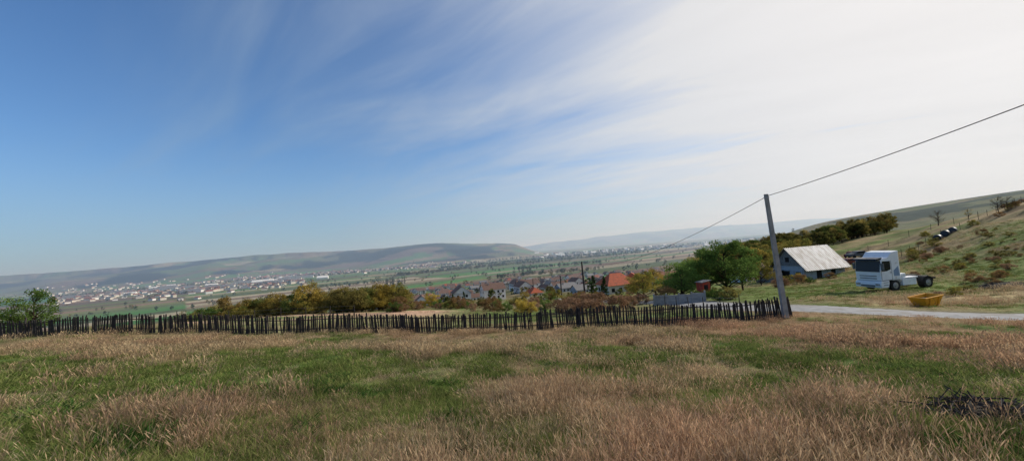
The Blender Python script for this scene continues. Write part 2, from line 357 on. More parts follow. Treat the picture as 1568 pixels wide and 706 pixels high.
KINDS=[(16,.18,.42,.006,.12,.35,.25,TAN,RUST,True),(14,.14,.36,.006,.13,.5,.35,STR,RUST,True),
 (56,.04,.12,.008,.16,.8,.6,GR,GR2,False),(46,.05,.16,.008,.16,.7,.6,GR2,OLV,False),
 (40,.05,.17,.006,.17,1.1,.8,TAN,STR,False),
 (18,.15,.34,.014,.22,.4,.3,TAN,RUST,True),(36,.05,.12,.018,.27,.8,.5,GR,GR2,False),(28,.06,.17,.015,.25,1.0,.7,TAN,STR,False),
 (26,.04,.12,.035,.13,1.2,.7,(.05,.11,.025),(.09,.15,.04),False),(36,.05,.13,.017,.27,.8,.5,GR2,OLV,False)]
gcoll=bpy.data.collections.new('grass_clumps')
for k,a in enumerate(KINDS):
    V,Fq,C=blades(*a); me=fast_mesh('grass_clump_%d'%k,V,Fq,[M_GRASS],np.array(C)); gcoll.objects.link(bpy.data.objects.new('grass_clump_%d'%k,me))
def gn_instancer(name,P,kind,rot,scl,tint,coll):
    me=bpy.data.meshes.new(name); me.vertices.add(len(P)); me.vertices.foreach_set('co',np.asarray(P,np.float32).ravel())
    a=me.attributes.new('kind','INT','POINT'); a.data.foreach_set('value',np.asarray(kind,np.int32))
    a=me.attributes.new('rot','FLOAT_VECTOR','POINT'); a.data.foreach_set('vector',np.asarray(rot,np.float32).ravel())
    a=me.attributes.new('scl','FLOAT_VECTOR','POINT'); a.data.foreach_set('vector',np.asarray(scl,np.float32).ravel())
    a=me.attributes.new('tint','FLOAT_COLOR','POINT'); c=np.ones((len(P),4),np.float32); c[:,:3]=tint; a.data.foreach_set('color',c.ravel())
    ob=bpy.data.objects.new(name,me); COL.objects.link(ob)
    ng=bpy.data.node_groups.new(name+'_nodes','GeometryNodeTree')
    ng.interface.new_socket('Geometry',in_out='INPUT',socket_type='NodeSocketGeometry'); ng.interface.new_socket('Geometry',in_out='OUTPUT',socket_type='NodeSocketGeometry')
    gi=ng.nodes.new('NodeGroupInput'); go=ng.nodes.new('NodeGroupOutput'); ip=ng.nodes.new('GeometryNodeInstanceOnPoints'); ci=ng.nodes.new('GeometryNodeCollectionInfo')
    ci.inputs['Collection'].default_value=coll; ci.inputs['Separate Children'].default_value=True; ci.inputs['Reset Children'].default_value=True
    def na(n,t):
        x=ng.nodes.new('GeometryNodeInputNamedAttribute'); x.data_type=t; x.inputs['Name'].default_value=n; return x.outputs[0]
    ip.inputs['Pick Instance'].default_value=True
    L=ng.links.new
    L(gi.outputs[0],ip.inputs['Points']); L(ci.outputs[0],ip.inputs['Instance']); L(na('kind','INT'),ip.inputs['Instance Index'])
    L(na('rot','FLOAT_VECTOR'),ip.inputs['Rotation']); L(na('scl','FLOAT_VECTOR'),ip.inputs['Scale']); L(ip.outputs[0],go.inputs[0])
    md=ob.modifiers.new('instances','NODES'); md.node_group=ng; return ob
def scatter(n,r0,r1,a0,a1,pw=1.0):
    u=RNG.uniform(size=n); r=(r0**pw+(r1**pw-r0**pw)*u)**(1/pw); a=np.radians(RNG.uniform(a0,a1,n)); return r*np.sin(a),r*np.cos(a)
segs=[(13000,1.6,9,2.0,-60),(14000,9,18,2.0,-60),(15000,18,34,1.8,-60),(13000,34,75,1.6,-60),(4000,75,150,1.6,-60),(13000,36,115,1.7,33)]
PX=[];PY=[];KK=[];SS=[];TT=[]
for n,r0,r1,pw,a0 in segs:
    x,y=scatter(n,r0,r1,a0,60,pw); rdd=road_dist(x,y); dr=dryness(x,y); r=RNG.uniform(size=n); d=np.hypot(x,y)
    onhill=(x>18)&(d>32)
    far=d>11+RNG.uniform(-3,3,n); beyond=(y>28.5)|onhill
    dd=np.where(beyond,fbm(x*.1,y*.1,71,3)*1.2-.15,dr); dd=np.where(onhill,hill_dry(x,y),dd)
    dry=r<dd*.9+.04
    tallm=np.clip(sstep(.42,.62,fbm(x*.35,y*.35,90,3))+np.exp(-((x+.6)/2.2)**2)*(y<6)*.6,0,1)
    weed=(fbm(x*.9+3,y*.9,97,3)>.60)|((x>.0)&(x<2.2)&(y<4.0)&(r<.6))
    tl=(r*7%1)<.15+.7*tallm
    k=np.where(dry,np.where(far,np.where(tl,5,7),np.where(tl,np.where(r*11%1<.5,0,1),4)),np.where(far,np.where(r*5%1<.55,6,9),np.where(weed&(r*13%1<.6),8,np.where(r*5%1<.5,2,3))))
    s=np.where(dry,.75+.45*tallm,.8+.5*r)*np.where(d<3,.7,1)
    s=np.where(beyond,s*.75,s)*np.where(d>35,1.3,1)*np.where(rdd<5,.6,1)*np.where((x>12)&(d>22)&(d<34),.75,1)
    patch=sstep(.53,.61,fbm(x*.8+7,y*.8,93,3))*(r>.3)
    keep=(rdd>2.3)&(patch<.5)
    soil=(y>42)&(y<60)&(x>-45)&(x<-6)
    keep&=~(soil&(r>.15))
    R=sstep(4,10,x)*sstep(7,10,y)*(y<30); C_=np.exp(-((x-1)/3.5)**2)*(y<8)
    red=np.clip(R*.7+C_*.5+(fbm(x*.3,y*.3,95,2)-.5)*1.8,0,1)*dry
    t=np.stack([1-.05*red,1-.21*red,1-.17*red],1)*(.60+.76*fbm(x*.9,y*.9,96,3))[:,None]
    PX.append(x[keep]);PY.append(y[keep]);KK.append(k[keep]);SS.append(s[keep]);TT.append(t[keep])
PX=np.concatenate(PX);PY=np.concatenate(PY);KK=np.concatenate(KK);SS=np.concatenate(SS);TT=np.concatenate(TT)
n=len(PX); rot=np.stack([RNG.uniform(-.12,.12,n),RNG.uniform(-.12,.12,n),RNG.uniform(0,6.28,n)],1)
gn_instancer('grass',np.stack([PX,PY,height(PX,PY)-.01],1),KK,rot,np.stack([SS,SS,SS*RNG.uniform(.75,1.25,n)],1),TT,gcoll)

# ------------------------------------------------------------------ trees
def tree_mesh(name,Ht,Rad,trunk,nb,nleaf,ls,c1,c2,seed,mat,shape='round',squash=1.0,bare=False):
    rng=np.random.default_rng(seed); mb=MB(); cl=[]
    top=Ht*.8
    lean=rng.uniform(-.06,.06,2)
    tp=[Vector((lean[0]*z+.1*math.sin(z*1.3+seed),lean[1]*z,z)) for z in np.linspace(-.2,top,6)]
    r0=.022*Ht+.03
    for a in range(5): mb.tube(tp[a],tp[a+1],r0*(1-a/5.5),r0*(1-(a+1)/5.5),6,0,False)
    for k in range(nb):
        t=rng.uniform(0,1)
        if shape=='cone': zz=trunk+(Ht-trunk)*t; rr=Rad*(1-t)*rng.uniform(.5,1)+.1
        elif shape=='tall': zz=trunk+(Ht-trunk)*t; rr=Rad*math.sin(math.pi*min(.97,t*.85+.12))*rng.uniform(.3,1)
        else: zz=trunk+(Ht-trunk)*(.12+.88*t); rr=Rad*math.sqrt(max(0.05,1-(abs((zz-trunk)/(Ht-trunk)-.42)/.62)**2))*rng.uniform(.35,1.05)
        a=rng.uniform(0,2*math.pi); c=Vector((math.cos(a)*rr,math.sin(a)*rr,min(zz,Ht*1.02)))
        cl.append((c,rng.uniform(.5,1.0)))
        zb=max(trunk*.6,c.z-rr*.8); zb=min(zb,top*.95); st=Vector((lean[0]*zb,lean[1]*zb,zb)); mid=st.lerp(c,.5)+Vector((0,0,-.06*rr))
        mb.tube(st,mid,r0*.38,r0*.22,4,0,False); mb.tube(mid,c,r0*.22,r0*.06,4,0,False)
        if bare:
            for q in range(7):
                e=c+Vector(rng.normal(0,.22*Rad,3)); mb.tube(mid.lerp(c,rng.uniform(.2,1)),e,r0*.09,r0*.03,3,0,False)
    per=nleaf//nb; crs=Rad*(.27 if shape!='cone' else .2)
    V=[np.array(mb.v)]; nv=len(mb.v); cols=[np.tile([.1,.075,.055],(nv,1))]; FF=list(mb.f)
    c1=np.array(c1);c2=np.array(c2)
    if nleaf:
      for c,s in cl:
        m=per; p=rng.normal(0,1,(m,3)); p/=np.linalg.norm(p,axis=1)[:,None]; p*=(rng.uniform(0,1,m)**.45)[:,None]*crs*s*1.3; p[:,2]*=.75*squash
        p+=np.array(c)
        p[:,2]=np.maximum(p[:,2],.05)
        u=rng.normal(0,1,(m,3)); u/=np.linalg.norm(u,axis=1)[:,None]; w=np.cross(u,rng.normal(0,1,(m,3))); w/=np.linalg.norm(w,axis=1)[:,None]
        sz=ls*rng.uniform(.5,1.2,m)[:,None]; q=np.stack([p-u*sz*.5,p-w*sz*.32,p+u*sz*.5,p+w*sz*.32],1).reshape(-1,3)
        b=nv; nv+=4*m; FF+= [(b+4*i,b+4*i+1,b+4*i+2,b+4*i+3) for i in range(m)]
        t=np.clip(rng.uniform(0,1)*.7+rng.uniform(-.3,.3,m)+.15,0,1)[:,None]; cc=(c1*(1-t)+c2*t)*rng.uniform(.75,1.2)*rng.uniform(.75,1.2,(m,1))
        V.append(q); cols.append(np.repeat(cc,4,0))
    F4=[f if len(f)==4 else (list(f)+[f[-1]]) for f in FF]
    V=np.concatenate(V); cols=np.concatenate(cols)
    return fast_mesh(name,V,np.array(F4),[mat],cols)
GREEN=((.07,.13,.03),(.17,.24,.06)); DKG=((.03,.06,.02),(.075,.11,.035)); OLI=((.13,.12,.035),(.28,.23,.07)); YEL=((.28,.20,.04),(.46,.34,.07)); BRN=((.17,.10,.045),(.29,.18,.08)); RUS=((.21,.12,.07),(.33,.21,.13)); MIX=((.12,.14,.035),(.36,.27,.06))
TR={}
for nm,args in dict(
 green=[(6.2,3.0,1.0,60,9000,.21,*GREEN),(6.0,2.7,1.2,50,8000,.2,*GREEN)],
 smallgreen=[(3.0,1.7,.5,40,5000,.14,*GREEN)],
 autumn=[(4.6,2.6,.7,40,4600,.22,*MIX),(4.2,2.5,.6,40,4400,.22,*OLI),(5.0,2.7,.8,42,4600,.22,(.17,.14,.04),(.40,.28,.06)),(4.0,2.4,.5,36,4200,.22,(.17,.12,.04),(.31,.21,.07)),(4.3,2.5,.6,38,4200,.22,(.09,.13,.03),(.20,.21,.06))],
 shrub=[(2.2,1.9,.15,30,3000,.18,*OLI),(1.9,1.7,.1,28,2800,.16,*RUS),(2.4,1.9,.2,30,3000,.18,*BRN),(2.0,1.6,.15,28,2600,.17,*GREEN),(2.3,1.9,.15,30,3000,.18,*MIX)],
 yellow=[(3.0,1.8,.4,34,3400,.17,*YEL)],
 dark=[(7.5,3.4,1.2,46,5200,.36,(.06,.09,.025),(.15,.17,.045)),(7.0,3.4,1.2,46,5200,.36,(.10,.11,.03),(.24,.20,.06)),(7.8,3.2,1.4,44,5000,.36,(.13,.12,.035),(.33,.24,.07)),(7.2,3.0,1.4,44,5000,.36,(.09,.12,.03),(.25,.22,.06))],
).items():
    TR[nm]=[tree_mesh('%s_tree_mesh_%d'%(nm,k),*a,seed=k*13+len(nm)*7,mat=M_LEAF) for k,a in enumerate(args)]
TR['conifer']=[tree_mesh('conifer_mesh',6,1.5,.4,60,4200,.22,*DKG,seed=5,mat=M_LEAF,shape='cone')]
TR['bare']=[tree_mesh('bare_tree_mesh',3.4,1.6,.8,34,0,.1,*BRN,seed=15,mat=M_LEAF,bare=True)]
TR['sparse']=[tree_mesh('sparse_tree_mesh',3.0,1.2,.7,24,260,.14,*YEL,seed=25,mat=M_LEAF,bare=True)]
names=dict(green='green_tree',smallgreen='small_green_tree',autumn='autumn_tree',shrub='shrub',yellow='yellow_bush',dark='woodland_tree',conifer='conifer_tree',bare='bare_tree',sparse='young_tree')
def put(kind,x,y,s=1.0,name=None,idx=None,sink=.05):
    ms=TR[kind]; me=ms[random.randrange(len(ms)) if idx is None else idx]
    o=bpy.data.objects.new(name or names[kind],me); COL.objects.link(o); o.location=(x,y,H(x,y)-sink); o.rotation_euler=(0,0,random.uniform(0,6.28))
    o.scale=(s*random.uniform(.9,1.15),s*random.uniform(.9,1.15),s*random.uniform(.9,1.1)); return o
put('smallgreen',*at(-1.19,31.5),1.05); put('smallgreen',*at(-1.225,35),.6); put('conifer',*at(-1.085,40),.25)
for k in range(40):
    t=-.78+.49*k/39+random.uniform(-.02,.02); y=random.uniform(59,76); put('autumn',*at(t,y),random.uniform(.72,.98))
for k in range(12):
    t=-.80+.5*k/11+random.uniform(-.02,.02); put('shrub',*at(t,random.uniform(56,64)),random.uniform(.6,1.0),idx=random.choice([0,3,4]))
for k in range(76):
    t=-.32+.62*random.random(); put('shrub',*at(t,random.uniform(50,95)),random.uniform(.4,.82))
for k in range(14):
    t=-.30+.6*random.random(); put('autumn',*at(t,random.uniform(80,140)),random.uniform(.35,.6))
put('yellow',*at(.022,44),.62); put('yellow',*at(.008,47),.55); put('yellow',*at(-.21,70),.8); put('yellow',*at(-.34,62),.9)
for t,y,s in((.13,43,.85),(.17,42,.9),(.20,45,.95),(.24,44,.8),(.15,48,1.0),(.27,47,.7),(.10,47,.8)): put('shrub',*at(t,y),s,idx=1)
put('conifer',*at(-.158,95),.6); put('conifer',*at(-.13,110),.65); put('conifer',*at(.19,100),1.0); put('conifer',*at(.215,92),.9)
put('green',*at(.515,54),1.05,idx=0); put('green',*at(.555,57),.92,idx=1); put('green',*at(.475,57),.95,idx=1); put('green',*at(.405,54),.80,idx=0); put('green',*at(.43,60),.75,idx=1); put('green',*at(.385,62),.6,idx=1)
put('autumn',*at(.31,72),1.0); put('autumn',*at(.34,80),1.05); put('autumn',*at(.295,84),.8); put('shrub',*at(.36,52),.8); put('shrub',*at(.49,44),.6,idx=3); put('shrub',*at(.52,43),.6,idx=0); put('autumn',*at(.6,66),.8,idx=0); put('autumn',*at(.62,74),.8); put('shrub',*at(.645,58),.7)
for k in range(110):
    t=.5+.43*random.random(); y=130+ (t-.5)*95+random.uniform(-18,22); put('dark',*at(t,y),random.uniform(.66,.98))
for k in range(64):
    t=.42+.28*random.random(); y=88+random.uniform(0,36)
    put('autumn',*at(t,y),random.uniform(.9,1.4))
for t,y,s in((.70,62,.5),(.72,60,.45),(.69,66,.6),(.80,72,.5),(.66,62,.7),(.77,64,.4)): put('shrub',*at(t,y),s)
put('bare',*at(1.05,112),1.15); put('sparse',*at(1.125,100),.8); put('bare',*at(1.20,84),.9); put('bare',*at(1.225,84),.8)
# scrub along the right slope, thicker in the hollows
cnt=0
while cnt<150:
    t=random.uniform(.96,1.40); y=random.uniform(30,96); x_,y_=at(t,y)
    if float(fbm(np.array([x_*.05+9]),np.array([y_*.16]),76,5)[0])<.52 and random.random()<.85: continue
    if math.hypot(x_-36,y_-39)<6 or road_dist(np.array([x_]),np.array([y_]))[0]<4: continue
    put('shrub',x_,y_,random.uniform(.12,.42)*(1.25 if y>60 else .8),idx=random.choice([0,0,1,2,4])); cnt+=1

# distant tree masses (instanced)
fcoll=bpy.data.collections.new('far_tree_kinds')
for k,(a,sh) in enumerate([((9,4,1.5,16,420,1.0,*DKG),'round'),((7,4,1,16,420,1.0,*OLI),'round'),((8,3.8,1.2,16,420,1.0,(.05,.075,.025),(.13,.13,.04)),'round'),((16,2.6,1.5,18,420,1.1,(.06,.08,.03),(.14,.13,.05)),'tall'),((6,3.4,.8,14,380,.9,*BRN),'round')]):
    me=tree_mesh('far_tree_%d'%k,*a,seed=100+k,mat=M_LEAFI,shape=sh); fcoll.objects.link(bpy.data.objects.new('far_tree_%d'%k,me))
fx=[];fy=[];fk=[];fs=[]
def addf(x,y,k,s): fx.append(x);fy.append(y);fk.append(k);fs.append(s)
rr=random.Random(5)
for k in range(1000):
    t=rr.uniform(-.62,.52); y=rr.uniform(120,640)
    if t<-.2 and y<180: continue
    if y<190 and -.2<t<.3 and rr.random()<.6: continue
    if float(fbm(np.array([t*y/50]),np.array([y/50]),120,2)[0])<.44: continue
    addf(t*y,y,rr.choice([0,1,2,2,4,1]),rr.uniform(.32,.62))
def row(t0,y0,t1,y1,n,ks,s=1,w=12):
    for k in range(n):
        f=k/n+rr.uniform(-.5,.5)/n; t=t0+(t1-t0)*f; y=y0+(y1-y0)*f
        addf(t*y+rr.uniform(-w,w),y+rr.uniform(-w,w),rr.choice(ks),s*rr.uniform(.6,1.15))
row(-.30,1350,.32,1950,420,[0,2,1],1.3,22); row(-.18,1750,.45,2500,420,[0,2],1.4,25); row(.0,1150,.22,1250,110,[0,2],1.0,12)
row(-.52,1000,-.28,1050,60,[0,1,2],.9,14); row(-.9,1150,-.5,1500,140,[0,2,1],1,30); row(-1.25,1500,-.4,2300,300,[0,2],1.2,40); row(-.33,900,-.26,930,10,[3],1.2,14); row(.02,1000,.03,1060,8,[3],1.2,10)
row(-.05,800,.2,860,80,[1,2,0],.9,18); row(-.5,1900,.1,2600,260,[0,2],1.3,40); row(.1,2700,.7,3400,300,[0,2],1.6,80)
row(-.6,640,-.45,760,26,[1,2],.8,20)
for k in range(800):
    t=rr.uniform(-1.3,.7); y=rr.uniform(650,3000); addf(t*y,y,rr.choice([0,1,2,0]),rr.uniform(.5,1.1))
fx=np.array(fx);fy=np.array(fy);n=len(fx); fs=np.array(fs)
gn_instancer('distant_trees',np.stack([fx,fy,height(fx,fy)-.3],1),fk,np.stack([fx*0,fx*0,RNG.uniform(0,6.28,n)],1),np.stack([fs,fs,fs],1),np.stack([RNG.uniform(.75,1.25,n)]*3,1),fcoll)

# ------------------------------------------------------------------ picket fence
fence=empty('wooden_fence',(0,0,0))
FP=catmull(np.array([(-56,28.5),(-36,28.4),(-22,28.6),(-10.5,28.1),(-2,27.3),(5,26.4),(11,25.5),(16.6,24.9)],float),60)
seg=np.r_[0,np.cumsum(np.linalg.norm(np.diff(FP,axis=0),axis=1))]; Lf=seg[-1]
def fp(s): return np.interp(s,seg,FP[:,0]),np.interp(s,seg,FP[:,1])
pk=MB(); rl=MB(); ps=MB(); s=0; r=random.Random(3); az=0
while s<Lf:
    x,y=fp(s); x2,y2=fp(min(s+.1,Lf)); az=math.atan2(y2-y,x2-x) if s<Lf-.1 else az
    sec=math.sin(s*.23)+.6*math.sin(s*.71+1)
    h=1.24+.06*sec+r.uniform(-.10,.10); w=r.uniform(.06,.10); tl=.05*math.sin(s*.5)+r.gauss(0,.045)
    if r.random()<.03: s+=.16; continue
    if r.random()<.03: tl+=r.uniform(-.3,.3)
    z=H(x,y)+.02
    M=Matrix.Translation((x,y,z))@Matrix.Rotation(az,4,'Z')@Matrix.Rotation(tl,4,'Y')@Matrix.Rotation(r.gauss(0,.03),4,'X')
    hw=w/2; pk.poly([(-hw,-.05,0),(hw,-.05,0),(hw,-.05,h-.06),(0,-.05,h),(-hw,-.05,h-.06),(-hw,-.028,0),(hw,-.028,0),(hw,-.028,h-.06),(0,-.028,h),(-hw,-.028,h-.06)],[(0,1,2,3,4),(9,8,7,6,5),(0,5,6,1),(1,6,7,2),(2,7,8,3),(3,8,9,4),(4,9,5,0)],0,M)
    s+=r.uniform(.085,.125)
s=0; prev=None
while s<=Lf:
    x,y=fp(s); z=H(x,y); lean=(r.gauss(0,.04),r.gauss(0,.04)); hh=1.2+r.uniform(-.05,.25)
    b=Vector((x,y,z-.3)); tp=Vector((x+lean[0],y+lean[1]+.04,z+hh)); ps.tube(b,tp,.06,.05,7)
    a1=Vector((x,y+.02,z+.32)); a2=Vector((x,y+.02,z+.98+r.uniform(-.04,.04)))
    if prev: rl.tube(prev[0],a1,.035,.03,5); rl.tube(prev[1],a2,.035,.03,5)
    prev=(a1,a2); s+=2.4
pk.build('pickets',[M_WOOD],fence); rl.build('rails',[M_WOOD],fence); ps.build('posts',[M_WOOD],fence)

def wire_fence(name,pts,step,h,lines=3,rp=.04):
    e=empty(name,(0,0,0)); P=np.array(pts,float); sg_=np.r_[0,np.cumsum(np.linalg.norm(np.diff(P,axis=0),axis=1))]; a=MB(); w=MB(); s=0; pv=None
    while s<=sg_[-1]:
        x=np.interp(s,sg_,P[:,0]);y=np.interp(s,sg_,P[:,1]); z=H(x,y); q=h*random.uniform(.9,1.1); a.tube((x,y,z-.2),(x+random.gauss(0,.04),y,z+q),rp,rp*.9,5)
        if pv:
            for l in range(lines):
                f=(l+1)/lines*h*.9; w.tube((pv[0],pv[1],pv[2]+f),(x,y,z+f),.006,.006,3,cap=False)
        pv=(x,y,z); s+=step
    a.build('posts',[M_WOOD],e); w.build('wires',[M_STEEL],e)
wire_fence('wire_fence',[(-60,44),(-46,43),(-34,44),(-18,47)],2.6,1.3)
wire_fence('wire_fence',[(58,66),(70,74),(84,80),(98,84),(112,88)],3.0,1.4)
wire_fence('wire_fence',[(82,106),(98,98),(108,92),(118,92)],4.0,1.5)
wire_fence('wire_fence',[(16.8,31),(15.8,42),(14.5,58)],2.5,1.2)

# ------------------------------------------------------------------ utility poles and cable
def pole(x,y,h,lx=0,ly=0,wood=False):
    z=H(x,y); e=empty('utility_pole',(x,y,z)); m=MB(); tx,ty=lx,ly
    if wood:
        m.tube((0,0,-.4),(tx,ty,h),.24,.16,10)
    else:
      n=6
      for k in range(n):
        a=k/n;b=(k+1)/n; wa=.15-.055*a; wb=.15-.055*b
        pa=Vector((tx*a,ty*a,-.4+(h+.4)*a)); pb=Vector((tx*b,ty*b,-.4+(h+.4)*b))
        m.poly([pa+Vector((sx*wa,sy*wa*.8,0)) for sx,sy in((-1,-1),(1,-1),(1,1),(-1,1))]+[pb+Vector((sx*wb,sy*wb*.8,0)) for sx,sy in((-1,-1),(1,-1),(1,1),(-1,1))],[(0,1,5,4),(1,2,6,5),(2,3,7,6),(3,0,4,7)]+([(4,5,6,7)] if k==n-1 else []))
    m.build('shaft',[M_WOOD if wood else M_CONC],e)
    c=MB(); c.tube((tx-.14,ty,h-.22),(tx+.14,ty,h-.22),.03,.03,6); c.tube((tx+.13,ty,h-.22),(tx+.13,ty,h-.08),.035,.02,8); c.box((tx,ty,h-.22),(.24,.24,.05)); c.build('bracket',[M_STEEL],e)
    return Vector((x+tx+.13,y+ty,z+h-.1))
c1=pole(16.05,24.6,7.55,-.45,0); c0=pole(15.8,2.0,7.6,-.1,0); c2=pole(15.4,92,8.6,-.2,0,True)
cb=MB()
def cable(a,b,sag):
    n=40; P=[]
    for k in range(n+1):
        t=k/n; p=a.lerp(b,t); p.z-=4*sag*t*(1-t); P.append(p)
    for k in range(n): cb.tube(P[k],P[k+1],.018,.018,5,cap=False)
cable(c0,c1,.28); cable(c1,c2,2.0); c3=pole(8,190,7.5,0,0,True); cable(c2,c3,1.6)
cb.build('power_cable',[M_BLACK])
pole(*at(.11,118),6.5,0,0,True)

# ------------------------------------------------------------------ truck
TX,TY=33.55,38.9; tz=H(TX+2,TY)
tr=empty('white_semi_truck',(TX,TY,tz+.02),math.radians(8))
cab=MB(); cab.prism([(.04,1.02),(0,1.85),(.16,2.92),(.34,3.08),(.95,3.16),(1.35,3.62),(2.12,3.72),(2.15,1.02)],-1.2,1.2,0); cab.build('cab',[M_WHITE],tr,.05)
lo=MB(); lo.prism([(-.06,.38),(-.1,.7),(-.02,1.0),(.85,1.0),(.85,.75),(.72,.38)],-1.22,1.22,0); lo.build('bumper',[M_WHITE],tr,.04)
ws=MB()
def onfront(z0,z1,y0,y1,m,mi=0,th=.02):
    f=lambda z: float(np.interp(z,[1.02,1.85,2.92],[.04,0,.16]))
    m.poly([(f(z0)-th,y0,z0),(f(z0)-th,y1,z0),(f(z1)-th,y1,z1),(f(z1)-th,y0,z1),(f(z0)+.03,y0,z0),(f(z0)+.03,y1,z0),(f(z1)+.03,y1,z1),(f(z1)+.03,y0,z1)],[(0,1,2,3),(0,4,5,1),(1,5,6,2),(2,6,7,3),(3,7,4,0)],mi)
onfront(1.85,2.88,-1.14,1.14,ws); ws.build('windshield',[M_GLASS],tr)
gr=MB()
for z0 in(1.2,1.42): onfront(z0,z0+.07,-.8,.8,gr)
gr.box((-.1,0,.55),(.06,1.3,.14)); gr.build('grille',[M_GREYP],tr)
hl=MB(); hl.box((-.085,-.92,.68),(.08,.42,.2)); hl.box((-.085,.92,.68),(.08,.42,.2)); hl.build('headlights',[M_STEEL],tr,.02)
vs=MB(); vs.prism([(-.28,2.93),(-.2,3.08),(.42,3.17),(.3,3.06)],-1.15,1.15); vs.build('sun_visor',[M_GLASS],tr)
sw=MB()
for sy in(-1,1):
    P=[(.14,1.9),(.26,2.82),(1.12,2.82),(1.12,2.05),(.7,1.9)]
    sw.prism(P,sy*1.195,sy*1.215)
sw.build('side_windows',[M_GLASS],tr)
dt=MB()
for sy in(-1,1):
    for x in(.09,1.22): dt.box((x,sy*1.203,1.95),(.025,.016,1.8))
    dt.box((.66,sy*1.203,1.06),(1.1,.016,.03)); dt.box((1.08,sy*1.215,1.75),(.16,.04,.05))
    dt.box((.1,sy*1.36,2.35),(.12,.2,.62)); dt.box((.12,sy*1.26,2.6),(.05,.2,.04))
    dt.box((.45,sy*1.19,.62),(.5,.08,.05)); dt.box((.45,sy*1.19,.85),(.5,.08,.04))
dt.build('door_trim_and_mirrors',[M_GREYP],tr)
st=MB()
for sy in(-1,1): st.prism([(1.42,1.4),(1.42,1.9),(1.95,2.3),(2.05,1.4)],sy*1.197,sy*1.206)
st.build('side_decal',[solid('blue_grey_decal',(.22,.30,.42),.4,.1)],tr)
ch=MB()
for sy in(-1,1): ch.box((3.9,sy*.42,.92),(4.4,.09,.26))
for x in(2.3,3.4,4.4,6.02): ch.box((x,0,.92),(.12,.74,.2))
ch.build('chassis_frame',[M_GREYP],tr)
tk=MB(); tk.box((3.05,-.92,.74),(1.5,.56,.6)); tk.box((3.05,.92,.74),(1.5,.56,.6)); tk.box((2.55,0,1.3),(.5,2.2,.5)); tk.prism([(.75,1.0),(.8,1.12),(2.2,1.12),(2.2,.95),(2.05,.95),(1.95,1.08),(.95,1.08),(.87,1.0)],-1.2,-.85); tk.box((3.25,-.8,1.12),(1.6,.75,.1)); tk.build('tanks_and_side_panels',[M_WHITE],tr,.04)
fw=MB(); fw.tube((4.6,0,1.12),(4.6,0,1.2),.55,.55,20); fw.box((4.6,0,1.08),(.9,.9,.08)); fw.build('fifth_wheel',[M_BLACK],tr)
wh=MB(); hb=MB()
def wheel(x,y,w,r=.51):
    s=1 if y>0 else -1
    wh.tube((x,y-w/2,r),(x,y+w/2,r),r,r,28); wh.tube((x,y-w/2-.015,r),(x,y+w/2+.015,r),r*.9,r*.9,28)
    hb.tube((x,y+s*(w/2+.017),r),(x,y+s*(w/2+.03),r),r*.56,r*.5,20); hb.tube((x,y+s*(w/2+.03),r),(x,y+s*(w/2+.09),r),r*.22,r*.16,14)
for s in(-1,1): wheel(1.45,s*1.06,.3); wheel(5.05,s*.93,.56)
wh.build('tyres',[M_BLACK],tr); hb.build('hubs',[M_STEEL],tr)
mg=MB()
for s in(-1,1):
    for k in range(8):
        a0=math.radians(12+k*19.5); a1=math.radians(12+(k+1)*19.5); p=lambda a,rr_:(5.05+math.cos(a)*rr_,.51+math.sin(a)*rr_)
        q=[p(a0,.58),p(a1,.58),p(a1,.62),p(a0,.62)]; mg.prism(q,s*.66,s*1.22)
mg.box((6.1,-.8,.85),(.08,.5,.16),0); mg.box((6.1,.8,.85),(.08,.5,.16)); mg.build('mudguards',[M_BLACK],tr)

# ------------------------------------------------------------------ yellow skip
yx,yy_=27.7,27.8; yk=empty('yellow_skip',(yx,yy_,H(yx,yy_)-.02),math.radians(14))
b=MB(); t0=[(-.85,-.5,.70),(.85,-.5,.80),(.85,.5,.80),(-.85,.5,.70)]; b0=[(-.6,-.38,.18),(.55,-.38,.14),(.55,.38,.14),(-.6,.38,.18)]
b.poly(t0+b0,[(0,1,5,4),(1,2,6,5),(2,3,7,6),(3,0,4,7),(4,5,6,7)]); o=b.build('hopper',[M_YEL],yk); so=o.modifiers.new('s','SOLIDIFY'); so.thickness=.03
b=MB()
for p,q in zip(t0,t0[1:]+t0[:1]): b.tube(p,q,.04,.04,6)
for sy in(-.38,.38): b.box((0,sy,.05),(1.6,.1,.1)); b.box((-.45,sy,.16),(.1,.08,.24)); b.box((.42,sy,.16),(.1,.08,.24))
b.box((-.4,-.47,.47),(.07,.05,.48),rot=(.17,0,0)); b.box((.4,-.47,.47),(.07,.05,.48),rot=(.17,0,0)); b.build('rim_and_skids',[M_YEL],yk)
b=MB(); b.box((0,0,.56),(1.3,.8,.04)); b.build('dark_cavity_sheet',[solid('cavity_shade',(.12,.09,.06),.9,.5,8,bump=1)],yk)  # dark sheet inside the open hopper, cavity shade put into its colour

# ------------------------------------------------------------------ barn
bx,by=47.2,70.5; bz=min(H(bx,by),H(bx+8,by-3))-.15; br=empty('barn',(bx,by,bz),math.radians(13))
b=MB(); W=3.0; L_=8.5; hw=2.8; hr_=5.75
b.poly([(0,-W,-.6),(L_,-W,-.6),(L_,W,-.6),(0,W,-.6),(0,-W,hw),(L_,-W,hw),(L_,W,hw),(0,W,hw)],[(0,1,5,4),(1,2,6,5),(2,3,7,6),(3,0,4,7)]); b.build('walls',[M_WALLB],br)
b=MB(); g=[(-.02,-W,hw),(-.02,W,hw),(-.02,0,hr_-.1)]; b.poly(g+[(x+L_+.04,y,z) for x,y,z in g],[(0,1,2),(3,5,4)])
for k in range(-9,10):
    yk_=k*.32; zt=hr_-.15-abs(yk_)*(hr_-hw)/W
    if zt>hw+.2: b.box((-.035,yk_,(hw+zt)/2),(.03,.05,zt-hw))
b.build('gable_boards',[M_BOARD],br)
